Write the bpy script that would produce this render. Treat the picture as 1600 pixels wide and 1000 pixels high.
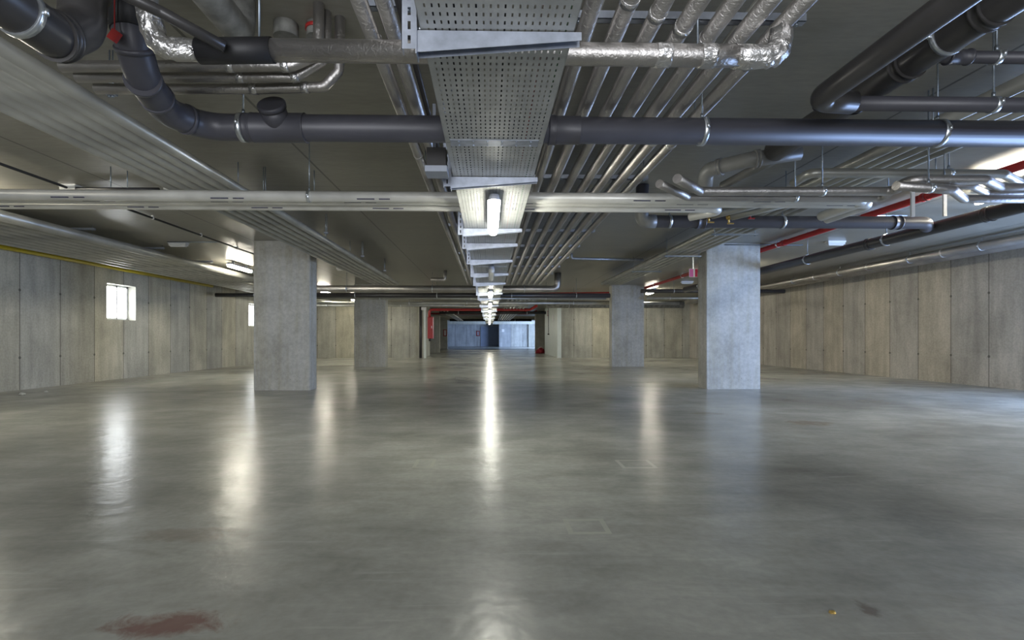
import bpy, bmesh, math, random
from mathutils import Vector, Matrix, Quaternion
random.seed(7)
for o in list(bpy.data.objects): bpy.data.objects.remove(o)
SC = bpy.context.scene; COL = SC.collection
V = Vector
# ------------------------------------------------------------------ camera
F = 800.0; TH = math.radians(1.3); HOR = 528.0; CX0 = 764 + F*math.tan(TH)
cam = bpy.data.cameras.new('camera'); co = bpy.data.objects.new('camera', cam); COL.objects.link(co)
cam.sensor_width = 36; cam.lens = 18.0
cam.shift_x = (800-CX0)/1600; cam.shift_y = (HOR-500)/1600
co.location = (0, 0, 1.0); co.rotation_euler = (math.pi/2, 0, -TH)
cam.clip_start = 0.05; cam.clip_end = 300
SC.camera = co
SC.view_settings.view_transform = 'Standard'; SC.view_settings.look = 'None'
SC.view_settings.gamma = 1; SC.view_settings.use_curve_mapping = False
SC.view_settings.exposure = 1.05
# ------------------------------------------------------------------ world and daylight
w = bpy.data.worlds.new('world'); SC.world = w; w.use_nodes = True
w.node_tree.nodes['Background'].inputs[0].default_value = (0.80, 0.87, 1.0, 1)
w.node_tree.nodes['Background'].inputs[1].default_value = 1.2
def area(name, loc, target, sx, sy, power, color):
    l = bpy.data.lights.new(name, 'AREA'); l.shape = 'RECTANGLE'; l.size = sx; l.size_y = sy
    l.energy = power; l.color = color
    o = bpy.data.objects.new(name, l); COL.objects.link(o); o.location = loc
    o.rotation_euler = (V(target)-V(loc)).to_track_quat('-Z', 'Y').to_euler(); return o
area('daylight_door', (10.12, 5.6, 1.25), (6.0, 7.9, 1.2), 3.2, 2.0, 290, (0.36, 0.55, 1.0))
area('daylight_gate', (-1.0, -4.3, 1.3), (-0.5, 6, 1.9), 7.0, 2.0, 170, (0.95, 0.96, 1.0))
area('daylight_far', (6.4, 50.0, 1.5), (-1, 61, 1.4), 4.0, 2.4, 560, (0.45, 0.62, 1.0))
LAMP = 50.0
# ------------------------------------------------------------------ pixel + height -> place
def pt(px, py, H):
    cd = F*H/(HOR-py); cx = (px-CX0)*cd/F
    return V((cx*math.cos(TH)+cd*math.sin(TH), cd*math.cos(TH)-cx*math.sin(TH), 1+H))
def pY(px, py, Y):
    cd = Y/(math.cos(TH)-(px-CX0)/F*math.sin(TH)); cx = (px-CX0)*cd/F
    return V((cx*math.cos(TH)+cd*math.sin(TH), Y, 1+(HOR-py)*cd/F))
CEIL = 2.85
# ------------------------------------------------------------------ materials
class NT:
    def __init__(s, name):
        s.m = bpy.data.materials.new(name); s.m.use_nodes = True
        s.t = s.m.node_tree; s.n = s.t.nodes; s.b = s.n['Principled BSDF']
    def node(s, typ, **k):
        x = s.n.new(typ)
        for a, v in k.items(): setattr(x, a, v)
        return x
    def link(s, a, b): s.t.links.new(a, b)
    def val(s, sock, v):
        if hasattr(v, 'links') or isinstance(v, bpy.types.NodeSocket): s.link(v, sock)
        else: sock.default_value = v
    def math(s, op, a, b=0.0, c=None):
        x = s.node('ShaderNodeMath', operation=op); s.val(x.inputs[0], a); s.val(x.inputs[1], b)
        if c is not None: s.val(x.inputs[2], c)
        return x.outputs[0]
    def coord(s, sx=1, sy=1, sz=1, which='Object'):
        tc = s.node('ShaderNodeTexCoord'); mp = s.node('ShaderNodeMapping')
        mp.inputs['Scale'].default_value = (sx, sy, sz); s.link(tc.outputs[which], mp.inputs[0]); return mp.outputs[0]
    def noise(s, vec, scale, detail=4, rough=.55, dist=0):
        x = s.node('ShaderNodeTexNoise'); s.link(vec, x.inputs['Vector']); x.inputs['Scale'].default_value = scale
        x.inputs['Detail'].default_value = detail; x.inputs['Roughness'].default_value = rough
        x.inputs['Distortion'].default_value = dist; return x.outputs['Fac']
    def ramp(s, f, stops):
        x = s.node('ShaderNodeValToRGB'); s.link(f, x.inputs[0]); e = x.color_ramp.elements
        while len(e) < len(stops): e.new(0.5)
        for i, (p, c) in enumerate(stops):
            e[i].position = p; e[i].color = (c, c, c, 1) if isinstance(c, (int, float)) else (*c, 1)
        return x.outputs[0]
    def mix(s, f, a, b, blend='MIX'):
        x = s.node('ShaderNodeMix', data_type='RGBA', blend_type=blend); s.val(x.inputs[0], f)
        for k, v in ((6, a), (7, b)):
            if isinstance(v, tuple): x.inputs[k].default_value = (*v, 1)
            else: s.link(v, x.inputs[k])
        return x.outputs[2]
    def bump(s, h, st, dist=.01):
        x = s.node('ShaderNodeBump'); x.inputs['Strength'].default_value = st; x.inputs['Distance'].default_value = dist
        s.link(h, x.inputs['Height']); s.link(x.outputs[0], s.b.inputs['Normal'])
def plain(name, col, rough=.5, metal=0, noise=0, scale=30, bump=0, spec=.5, sx=1, sy=1, sz=1):
    t = NT(name); t.b.inputs['Roughness'].default_value = rough; t.b.inputs['Metallic'].default_value = metal
    t.b.inputs['Specular IOR Level'].default_value = spec
    n = t.noise(t.coord(sx, sy, sz), scale)
    a = tuple(c*(1-noise) for c in col); b = tuple(min(1, c*(1+noise)) for c in col)
    t.link(t.ramp(n, [(.3, a), (.7, b)]), t.b.inputs['Base Color'])
    if bump: t.bump(n, bump)
    return t.m
def foil(name, col, rough, bst, scale=28):
    t = NT(name); t.b.inputs['Metallic'].default_value = .9
    v = t.coord(); n = t.noise(v, scale, 3, .6, .6); n2 = t.noise(v, 2.2, 3)
    t.link(t.ramp(n2, [(.35, tuple(c*.72 for c in col)), (.65, col)]), t.b.inputs['Base Color'])
    r = t.math('MAXIMUM', t.math('MULTIPLY_ADD', n, .25, rough-.12), .285 if rough > .25 else .05); t.link(r, t.b.inputs['Roughness'])
    t.bump(n, bst, .010); return t.m
M = {}
M['foil'] = foil('aluminium_foil', (.50, .48, .46), .38, .40, 45)
M['crinkle'] = foil('crumpled_foil', (.72, .71, .70), .30, 1.0, 34)
M['jacket'] = foil('smooth_jacket', (.46, .46, .42), .36, .08, 9)
M['whitejacket'] = foil('pale_jacket', (.74, .74, .70), .36, .05, 9)
M['whitejacket'].node_tree.nodes['Principled BSDF'].inputs['Metallic'].default_value = .25
M['jacket'].node_tree.nodes['Principled BSDF'].inputs['Metallic'].default_value = .55
M['ghalv'] = plain('galvanised_steel', (.44, .48, .56), .36, .75, .18, 14)
M['tray'] = plain('galvanised_tray', (.40, .41, .40), .45, .25, .12, 9)
M['steel'] = plain('zinc_steel', (.62, .66, .70), .28, .9, .1, 20)
M['rod'] = plain('threaded_rod', (.28, .32, .36), .4, .8, .1, 60)
M['pvc'] = plain('dark_grey_pvc', (.058, .058, .070), .42, 0, .10, 4)
M['pvcd'] = plain('weathered_pvc', (.042, .040, .040), .33, 0, .15, 4)
M['pvcl'] = plain('light_grey_pvc', (.20, .20, .19), .35, 0, .15, 5)
M['black'] = plain('black_rubber', (.012, .012, .014), .55, 0, .1, 20)
M['red'] = plain('red_paint', (.36, .022, .02), .35, 0, .12, 5)
M['redf'] = plain('red_fabric', (.30, .02, .03), .7, 0, .35, 9)
M['yellow'] = plain('yellow_paint', (.55, .44, .015), .38, 0, .08, 5)
M['cable'] = plain('black_cable', (.02, .02, .022), .5, 0, .1, 10)
M['greenc'] = plain('green_cable', (.03, .22, .06), .5, 0, .1, 10)
M['brass'] = plain('brass', (.55, .38, .12), .35, .8, .1, 30)
M['white'] = plain('white_plastic', (.72, .72, .70), .4, 0, .04, 8)
M['grey'] = plain('grey_plastic', (.33, .36, .42), .4, 0, .04, 8)
M['lampbody'] = plain('lamp_housing', (.34, .36, .42), .4, 0, .04, 8)
M['mark'] = plain('printed_mark', (.05, .05, .09), .5, 0, .5, 60)
M['signred'] = plain('sign_red', (.55, .01, .05), .4, 0, .04, 8)
M['signpink'] = plain('sign_pink', (.62, .10, .36), .4, 0, .04, 8)
M['doorw'] = plain('white_door_paint', (.62, .66, .60), .45, 0, .05, 3)
M['dirty'] = plain('dusty_wrap', (.17, .17, .155), .7, 0, .5, 9, .3)
M['glass'] = None
def emis(name, col, st):
    t = NT(name); t.b.inputs['Base Color'].default_value = (.8, .8, .8, 1)
    t.b.inputs['Emission Color'].default_value = (*col, 1); t.b.inputs['Emission Strength'].default_value = st
    return t.m
M['lit'] = emis('lit_diffuser', (1, .94, .78), LAMP*1.1)
M['litc'] = emis('lit_cool_diffuser', (1, .98, .86), LAMP*.62)
M['unlit'] = plain('opal_diffuser', (.62, .62, .58), .25, 0, .03, 8)
M['sky'] = emis('bright_daylight_glazing', (.93, .97, 1), 6.0)
M['pane'] = M['sky']
# concrete walls : formwork panels along one axis
def wallmat(name, axis, pitch=.9, off=0.0, base=(.46, .455, .40), stain=.35):
    t = NT(name); g = t.node('ShaderNodeNewGeometry'); sp = t.node('ShaderNodeSeparateXYZ'); t.link(g.outputs['Position'], sp.inputs[0])
    a = sp.outputs[axis]; z = sp.outputs[2]
    u = t.math('MULTIPLY', t.math('ADD', a, off), 1/pitch); idx = t.math('FLOOR', u); fr = t.math('FRACT', u)
    wn = t.node('ShaderNodeTexWhiteNoise', noise_dimensions='1D'); t.link(idx, wn.inputs['W'])
    edge = t.math('MINIMUM', fr, t.math('SUBTRACT', 1.0, fr))
    joint = t.math('LESS_THAN', edge, .011)
    mp = t.node('ShaderNodeMapping'); mp.inputs['Scale'].default_value = (3, 3, .35) ; t.link(g.outputs['Position'], mp.inputs[0])
    st = t.noise(mp.outputs[0], 1.6, 6, .65, .2)
    mp2 = t.node('ShaderNodeMapping'); t.link(g.outputs['Position'], mp2.inputs[0])
    bl = t.noise(mp2.outputs[0], 1.1, 5, .6, .3); fine = t.noise(mp2.outputs[0], 26, 3)
    c = t.ramp(wn.outputs['Value'], [(0, tuple(x*.88 for x in base)), (1, tuple(x*1.08 for x in base))])
    warm = t.ramp(wn.outputs['Value'], [(.55, (1, 1, 1)), (.75, (1.0, .96, .86))])
    c = t.mix(.8, c, warm, 'MULTIPLY')
    c = t.mix(1.0, c, t.ramp(st, [(.32, .78), (.62, 1.07)]), 'MULTIPLY')
    c = t.mix(.7, c, t.ramp(bl, [(.35, .70), (.65, 1.1)]), 'MULTIPLY')
    c = t.mix(.5, c, t.ramp(fine, [(.35, .75), (.6, 1.05)]), 'MULTIPLY')
    c = t.mix(t.math('MULTIPLY', joint, .75), c, (.10, .095, .08))
    # tie holes on the joints
    dz = None
    for zz in (.62, 1.92):
        d = t.math('ABSOLUTE', t.math('SUBTRACT', z, zz)); dz = d if dz is None else t.math('MINIMUM', dz, d)
    em = t.math('MULTIPLY', edge, pitch)
    dist = t.math('SQRT', t.math('ADD', t.math('POWER', dz, 2.0), t.math('POWER', em, 2.0)))
    hole = t.math('LESS_THAN', dist, .028)
    c = t.mix(t.math('MULTIPLY', hole, .7), c, (.06, .06, .05))
    t.link(c, t.b.inputs['Base Color']); t.b.inputs['Roughness'].default_value = .75
    t.b.inputs['Specular IOR Level'].default_value = .3
    t.bump(st, .15); return t.m
M['wallL'] = wallmat('concrete_wall_left', 1, .93, .2)
M['wallR'] = wallmat('concrete_wall_right', 1, .86, .1, (.48, .455, .405))
M['wallB'] = wallmat('concrete_wall_back', 0, .92, .3, (.46, .45, .38))
M['wallF'] = wallmat('concrete_wall_far', 0, 1.3, .1, (.50, .52, .52))
def concrete(name, base, rough, spec=.4):
    t = NT(name); v = t.coord()
    a = t.noise(v, 1.6, 6, .6, .3); b = t.noise(v, 18, 4, .6)
    vo = t.node('ShaderNodeTexVoronoi'); vo.inputs['Scale'].default_value = 11; vo.inputs['Randomness'].default_value = 1; t.link(v, vo.inputs['Vector'])
    pit = t.ramp(vo.outputs['Distance'], [(.05, 1.0), (.10, 0.0)])
    sel = t.ramp(t.noise(v, 5, 2), [(.52, 0.0), (.56, 1.0)])
    pit = t.math('MULTIPLY', pit, sel)
    v2 = t.coord(6, 6, .5); s2 = t.noise(v2, 1.2, 4)
    c = t.ramp(a, [(.3, tuple(x*.78 for x in base)), (.7, tuple(x*1.12 for x in base))])
    c = t.mix(.5, c, t.ramp(b, [(.35, .72), (.62, 1.08)]), 'MULTIPLY')
    c = t.mix(.6, c, t.ramp(s2, [(.35, (.80, .76, .62)), (.6, (1, 1, 1))]), 'MULTIPLY')
    c = t.mix(t.math('MULTIPLY', pit, .7), c, (.08, .08, .07))
    t.link(c, t.b.inputs['Base Color']); t.b.inputs['Roughness'].default_value = rough
    t.b.inputs['Specular IOR Level'].default_value = spec; t.bump(b, .12); return t.m
M['column'] = concrete('column_concrete', (.45, .45, .42), .7)
M['plaster'] = concrete('smooth_concrete', (.50, .50, .44), .7)
def ceilmat():
    t = NT('ceiling_concrete'); g = t.node('ShaderNodeNewGeometry'); sp = t.node('ShaderNodeSeparateXYZ'); t.link(g.outputs['Position'], sp.inputs[0])
    mp = t.node('ShaderNodeMapping'); mp.inputs['Scale'].default_value = (.5, 1.8, 1); t.link(g.outputs['Position'], mp.inputs[0])
    a = t.noise(mp.outputs[0], .9, 6, .6, .4); b = t.noise(mp.outputs[0], 14, 4, .6)
    base = (.26, .25, .21)
    c = t.ramp(a, [(.3, tuple(x*.72 for x in base)), (.7, tuple(x*1.15 for x in base))])
    c = t.mix(.5, c, t.ramp(b, [(.35, .8), (.65, 1.08)]), 'MULTIPLY')
    x = t.math('ABSOLUTE', t.math('SUBTRACT', t.math('FRACT', t.math('MULTIPLY', t.math('ADD', sp.outputs[0], 1.87), 1/2.62)), 0.0))
    e = t.math('MINIMUM', x, t.math('SUBTRACT', 1.0, x)); j = t.math('LESS_THAN', e, .0042)
    y = t.math('FRACT', t.math('MULTIPLY', t.math('ADD', sp.outputs[1], -2.4), 1/3.9))
    e2 = t.math('MINIMUM', y, t.math('SUBTRACT', 1.0, y)); j2 = t.math('MULTIPLY', t.math('LESS_THAN', e2, .0022), .5)
    c = t.mix(t.math('MULTIPLY', t.math('MAXIMUM', j, j2), .8), c, (.03, .028, .022))
    t.link(c, t.b.inputs['Base Color'])
    t.link(t.ramp(a, [(.3, .30), (.7, .42)]), t.b.inputs['Roughness']); t.b.inputs['Specular IOR Level'].default_value = .5
    return t.m
M['ceil'] = ceilmat()
def floormat():
    t = NT('power_floated_concrete'); g = t.node('ShaderNodeNewGeometry'); P = g.outputs['Position']
    sp = t.node('ShaderNodeSeparateXYZ'); t.link(P, sp.inputs[0])
    big = t.noise(P, .45, 5, .5, .3); med = t.noise(P, 1.7, 5, .55, .15); fine = t.noise(P, 22, 4, .6)
    base = (.265, .270, .245)
    c = t.ramp(big, [(.30, (.225, .225, .195)), (.48, (.345, .347, .308)), (.66, (.45, .455, .40))])
    c = t.mix(.75, c, t.ramp(med, [(.33, .78), (.52, 1.0), (.70, 1.14)]), 'MULTIPLY')
    c = t.mix(.4, c, t.ramp(fine, [(.35, .8), (.65, 1.08)]), 'MULTIPLY')
    mpq = t.node('ShaderNodeMapping'); mpq.inputs['Rotation'].default_value = (0, 0, .5); mpq.inputs['Scale'].default_value = (1.0, 3.0, 1); t.link(P, mpq.inputs[0])
    sw = t.noise(mpq.outputs[0], 1.5, 6, .65, .9)
    c = t.mix(.8, c, t.ramp(sw, [(.34, .84), (.5, 1.0), (.66, 1.13)]), 'MULTIPLY')
    mp3 = t.node('ShaderNodeMapping'); mp3.inputs['Rotation'].default_value = (0, 0, -.35); mp3.inputs['Scale'].default_value = (1.0, 16.0, 1); t.link(P, mp3.inputs[0])
    scr = t.ramp(t.noise(mp3.outputs[0], 1.1, 3, .5, .3), [(.66, 0.0), (.70, 1.0)])
    c = t.mix(t.math('MULTIPLY', scr, .22), c, (.50, .50, .45))
    def blob(cx, cy, rx, ry, ns=5, col=(.16, .075, .055), amt=.75, c=c):
        dx = t.math('MULTIPLY', t.math('SUBTRACT', sp.outputs[0], cx), 1/rx); dy = t.math('MULTIPLY', t.math('SUBTRACT', sp.outputs[1], cy), 1/ry)
        d = t.math('ADD', t.math('MULTIPLY', dx, dx), t.math('MULTIPLY', dy, dy))
        n = t.noise(P, ns, 5, .7, .5)
        f = t.math('SUBTRACT', t.math('MULTIPLY', n, 2.6), t.math('ADD', d, .55))
        f = t.math('MULTIPLY', f, 1.6); x = t.node('ShaderNodeClamp'); t.link(f, x.inputs[0])
        return t.mix(t.math('MULTIPLY', x.outputs[0], amt), c, col)
    def fl(px, py):
        p = pt(px, py, -1.0); return p.x, p.y
    x, y = fl(255, 975); c = blob(x, y, .26, .11, 8, (.17, .07, .055), amt=.75, c=c)
    x, y = fl(300, 835); c = blob(x, y, .35, .12, 7, (.20, .13, .10), amt=.3, c=c)
    x, y = fl(1265, 661); c = blob(x, y, .35, .22, 6, (.20, .12, .07), amt=.55, c=c)
    x, y = fl(1110, 646); c = blob(x, y, .3, .16, 6, (.22, .15, .09), amt=.45, c=c)
    x, y = fl(55, 617); c = blob(x, y, .6, .5, 3, (.5, .5, .46), amt=.4, c=c)
    x, y = fl(1355, 950); c = blob(x, y, .04, .10, 9, (.13, .09, .07), amt=.6, c=c)
    def rect(px0, py0, px1, py1, c, wd=.014, amt=.9):
        x0, y0 = fl((px0+px1)/2, (py0+py1)/2); xa, ya = fl(px0, py1); xb, yb = fl(px1, py0)
        hx = abs(xb-xa)/2*.85; hy = abs(yb-ya)/2
        ax = t.math('SUBTRACT', t.math('ABSOLUTE', t.math('SUBTRACT', sp.outputs[0], x0)), hx)
        ay = t.math('SUBTRACT', t.math('ABSOLUTE', t.math('SUBTRACT', sp.outputs[1], (ya+yb)/2)), hy)
        d = t.math('ABSOLUTE', t.math('MAXIMUM', ax, ay)); l = t.math('LESS_THAN', d, wd)
        return t.mix(t.math('MULTIPLY', t.math('MULTIPLY', l, med), amt*1.6), c, (.45, .45, .38))
    c = rect(888, 812, 945, 833, c); c = rect(972, 719, 1015, 731, c); c = rect(645, 718, 682, 730, c)
    t.link(c, t.b.inputs['Base Color'])
    r = t.ramp(med, [(.3, .235), (.7, .268)]); t.link(r, t.b.inputs['Roughness'])
    t.b.inputs['Specular IOR Level'].default_value = .24; t.bump(t.noise(P, 6.0, 3, .5, .2), .30, .014); return t.m
M['floor'] = floormat()
# ------------------------------------------------------------------ mesh helpers
def add_box(bm, x0, x1, y0, y1, z0, z1, mi=0):
    vs = [bm.verts.new((x, y, z)) for z in (z0, z1) for y in (y0, y1) for x in (x0, x1)]
    for f in ((0,2,3,1), (4,5,7,6), (0,1,5,4), (2,6,7,3), (0,4,6,2), (1,3,7,5)):
        bm.faces.new([vs[i] for i in f]).material_index = mi
def box(*a, mi=0):
    bm = bmesh.new(); add_box(bm, *a, mi=mi); return bm
def fillet(pts, br, n=9):
    pts = [V(p) for p in pts]
    if len(pts) < 3 or br <= 0: return pts
    out = [pts[0]]
    for i in range(1, len(pts)-1):
        p = pts[i]; a = (pts[i-1]-p); b = (pts[i+1]-p); la, lb = a.length, b.length; a.normalize(); b.normalize()
        ang = math.pi-a.angle(b); t = min(br*math.tan(ang/2), .46*la, .46*lb) if ang > .02 else 0
        if t < 1e-4: out.append(p); continue
        A, B = p+a*t, p+b*t
        for k in range(n+1):
            u = k/n; w_ = math.cos(ang/2); d = (1-u)**2+2*u*(1-u)*w_+u*u
            out.append((A*(1-u)**2+p*(2*u*(1-u)*w_)+B*u*u)/d)
    out.append(pts[-1]); return out
def add_tube(bm, pts, r, seg=16, cap=True, mi=0, radii=None):
    pts = [V(p) for p in pts]; n = len(pts)
    d0 = (pts[1]-pts[0]).normalized(); up = V((0, 0, 1)) if abs(d0.z) < .9 else V((1, 0, 0))
    nrm = (up-d0*up.dot(d0)).normalized(); prev = d0; rings = []
    for i, p in enumerate(pts):
        d = (pts[1]-pts[0]) if i == 0 else (pts[-1]-pts[-2]) if i == n-1 else ((pts[i+1]-p).normalized()+(p-pts[i-1]).normalized())
        d.normalize(); q = prev.rotation_difference(d); nrm = q @ nrm; nrm = (nrm-d*nrm.dot(d)).normalized(); prev = d
        bn = d.cross(nrm); rr = radii[i] if radii else r
        rings.append([bm.verts.new(p+(nrm*math.cos(2*math.pi*k/seg)+bn*math.sin(2*math.pi*k/seg))*rr) for k in range(seg)])
    for i in range(n-1):
        for k in range(seg):
            f = bm.faces.new((rings[i][k], rings[i][(k+1) % seg], rings[i+1][(k+1) % seg], rings[i+1][k])); f.smooth = True; f.material_index = mi
    if cap:
        for ring in (rings[0][::-1], rings[-1]):
            f = bm.faces.new(ring); f.material_index = mi
def tube(pts, r, **k):
    bm = bmesh.new(); add_tube(bm, pts, r, **k); return bm
def wpos(o):
    p = V((0, 0, 0))
    while o: p += o.location; o = o.parent
    return p
def mk(name, bm, mat, parent=None, loc=None):
    me = bpy.data.meshes.new(name)
    off = wpos(parent) if parent else V((0, 0, 0))
    if loc is not None: off = off+V(loc) if parent else V(loc)
    if loc is None and parent is None: off = V((0, 0, 0))
    bmesh.ops.translate(bm, verts=bm.verts, vec=-off)
    bmesh.ops.recalc_face_normals(bm, faces=bm.faces)
    bm.to_mesh(me); bm.free()
    for m_ in (mat if isinstance(mat, (list, tuple)) else [mat]): me.materials.append(m_)
    o = bpy.data.objects.new(name, me); COL.objects.link(o)
    if parent: o.parent = parent
    elif loc is not None: o.location = loc
    return o
def tag(o, label, cat, group=None):
    o['label'] = label; o['category'] = cat
    if group: o['group'] = group
    return o
def thing(name, loc, label, cat, group=None):
    o = bpy.data.objects.new(name, None); COL.objects.link(o); o.location = loc; o.empty_display_size = .1
    return tag(o, label, cat, group)
def struct(name, bm, mat, parent=None):
    o = mk(name, bm, mat, parent); o['kind'] = 'structure'; return o
def subdiv_noise(bm, cuts, amp, scale, seed=0):
    from mathutils import noise as mn
    bmesh.ops.subdivide_edges(bm, edges=bm.edges, cuts=cuts, use_grid_fill=True)
    for v in bm.verts:
        v.co += mn.noise_vector(v.co*scale+V((seed, 0, 0)))*amp
# polyline point + direction by distance
def along(pts, s):
    for i in range(len(pts)-1):
        d = pts[i+1]-pts[i]; l = d.length
        if s <= l or i == len(pts)-2: return pts[i]+d.normalized()*s, d.normalized()
        s -= l
def clamp(root, p, d, r, z_top=CEIL, mat='steel', rod=True, w_=.028, side=0):
    d = d.normalized(); bm = bmesh.new()
    add_tube(bm, [p-d*w_/2, p+d*w_/2], r+.006, seg=24)
    up = V((0, 0, 1)); n = d.cross(up)
    if n.length < .1: n = V((1, 0, 0))
    n.normalize()
    for s in (-1, 1):     # bolted ears
        q = p+n*s*(r+.014); add_tube(bm, [q-V((0, 0, .012)), q+V((0, 0, .012))], .009, seg=8)
    c = mk('pipe_clamp', bm, M[mat], root)
    if rod and z_top-p.z > r+.02:
        b2 = bmesh.new(); add_tube(b2, [p+V((0, 0, r+.003)), V((p.x, p.y, z_top))], .005, seg=8)
        add_tube(b2, [p+V((0, 0, r+.004)), p+V((0, 0, r+.03))], .010, seg=6)
        mk('hanger_rod', b2, M['rod'], c)
    return c
def pipe(name, pts, r, mat, label, cat='pipe', group=None, br=None, clamps=(), couplings=(), seg=20, body='pipe_run', rodtop=CEIL, cw=.10, marks=False, bands=()):
    raw = [V(p) for p in pts]; br = r*2.2 if br is None else br
    root = thing(name, raw[0], label, cat, group)
    bm = bmesh.new(); fp = fillet(raw, br); add_tube(bm, fp, r, seg=seg)
    if marks:      # printed strips lying on the jacket
        L = (raw[1]-raw[0]).length; d = (raw[1]-raw[0]).normalized(); s = random.uniform(.1, .5)
        while s < L-.4:
            for a0, ln in ((0, .16), (.20, .10)):
                for k in range(1):
                    aa = -.75; q = []
                    for (u, an) in ((0, 0), (ln, 0), (ln, .22), (0, .22)):
                        an = aa+an; rr = r+.0015
                        side = d.cross(V((0, 0, 1))).normalized()
                        # toward the viewer and slightly down
                        q.append(bm.verts.new(raw[0]+d*(s+a0+u)+V((0, 0, 1))*math.sin(an)*rr+side*(-math.cos(an)*-1)*rr))
                    f = bm.faces.new(q); f.material_index = 1
            s += random.uniform(1.1, 1.7)
    mk(body, bm, [M[mat], M['mark']] if marks else M[mat], root)
    for s in clamps:
        p, d = along(fp, s); clamp(root, p, d, r, rodtop)
    for s in couplings:
        p, d = along(fp, s); b = bmesh.new(); 
        add_tube(b, [p-d*cw/2, p-d*(cw/2-.012), p-d*(cw/2-.013), p+d*(cw/2-.013), p+d*(cw/2-.012), p+d*cw/2], r, seg=seg, radii=[r+.011, r+.011, r+.007, r+.007, r+.011, r+.011])
        mk('coupling', b, M[mat], root)
    for s in bands:
        p, d = along(fp, s); b = bmesh.new(); add_tube(b, [p-d*.02, p+d*.02], r+.003, seg=seg)
        mk('foil_tape', b, M['crinkle'], root)
    return root
ORD = ['first', 'second', 'third', 'fourth', 'fifth', 'sixth', 'seventh', 'eighth', 'ninth', 'tenth', 'eleventh', 'twelfth']
# ------------------------------------------------------------------ the setting
XL, XR, YB = -9.0, 10.2, 25.8
struct('floor', box(XL-.3, XR+.3, -6, 64, -.2, 0), M['floor'])
struct('ceiling', box(XL-.3, XR+.3, -6, 64, CEIL, CEIL+.25), M['ceil'])
# left wall with two window openings
def wall_left():
    bm = bmesh.new(); Y = [-6, 12.27, 13.26, 19.4, 20.4, YB+.3]
    for i in range(5):
        if i in (1, 3):
            add_box(bm, XL-.3, XL, Y[i], Y[i+1], 0, 1.44); add_box(bm, XL-.3, XL, Y[i], Y[i+1], 2.30, CEIL)
        else: add_box(bm, XL-.3, XL, Y[i], Y[i+1], 0, CEIL)
    return bm
struct('wall_left', wall_left(), M['wallL'])
for k, y0 in ((1, 12.27), (2, 19.4)):
    y1 = y0+(.99 if k == 1 else 1.0)
    wroot = struct('window_%d' % k, box(XL-.26, XL-.25, y0, y1, 1.44, 2.30), M['pane'])
    b = bmesh.new()
    for a in ((y0, y0+.05, 1.44, 2.30), (y1-.05, y1, 1.44, 2.30), (y0, y1, 1.44, 1.49), (y0, y1, 2.25, 2.30), (y0+.58, y0+.62, 1.44, 2.30)):
        add_box(b, XL-.25, XL-.20, a[0], a[1], a[2], a[3])
    mk('window_frame', b, M['white'], wroot)
bm = bmesh.new()
add_box(bm, XR, XR+.3, -6, 3.9, 0, CEIL); add_box(bm, XR, XR+.3, 7.2, YB+.3, 0, CEIL); add_box(bm, XR, XR+.3, 3.9, 7.2, 2.35, CEIL)
struct('wall_right', bm, M['wallR'])
struct('wall_back_left', box(XL, -3.36, YB, YB+.3, 0, CEIL), M['wallB'])
struct('wall_back_right', box(3.62, XR, YB, YB+.3, 0, CEIL), M['wallB'])
def wall_front():
    bm = bmesh.new()
    add_box(bm, XL, -5, -6, -5.7, 0, CEIL); add_box(bm, 3.2, 4.6, -6, -5.7, 0, CEIL)
    add_box(bm, -5, XR, -6, -5.7, 2.5, CEIL); return bm
struct('wall_front', wall_front(), M['wallB'])
# corridor behind the back wall
struct('wall_corridor_left', box(-3.66, -3.36, YB+.3, 29.2, 0, CEIL), M['plaster'])
struct('wall_corridor_right', box(3.50, 3.62, YB+.02, 32.0, 0, CEIL), M['doorw'])
struct('trim_1', box(3.42, 3.62, YB-.25, YB+.02, 0, CEIL), M['doorw'])
struct('trim_2', box(-3.55, -3.36, YB-.18, YB, 0, CEIL), M['plaster'])
struct('wall_niche_left', box(-5.5, -3.36, 35.0, 35.3, 0, CEIL), M['plaster'])
struct('wall_niche_right', box(3.62, 5.5, 40.0, 40.3, 0, CEIL), M['plaster'])
struct('wall_recess_left', box(-6, -3.80, 47.0, 47.3, 0, CEIL), M['plaster'])
struct('wall_recess_right', box(4.45, 6.0, 57.5, 57.8, 0, CEIL), M['plaster'])
struct('wall_far', box(-8, 9, 61, 61.3, 0, CEIL), M['wallF'])
struct('wall_far_step', box(1.15, 5.0, 58.0, 58.3, 0, 2.6), M['wallF'])
struct('trim_3', box(-8, 9, 44.0, 44.5, 2.55, CEIL), M['plaster'])
struct('trim_4', box(-8, 9, 56.0, 56.4, 2.50, CEIL), M['plaster'])
struct('wall_side_left', box(-8.3, -8, YB+.3, 61, 0, CEIL), M['plaster'])
struct('wall_side_right', box(9, 9.3, YB+.3, 61, 0, CEIL), M['plaster'])
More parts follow.
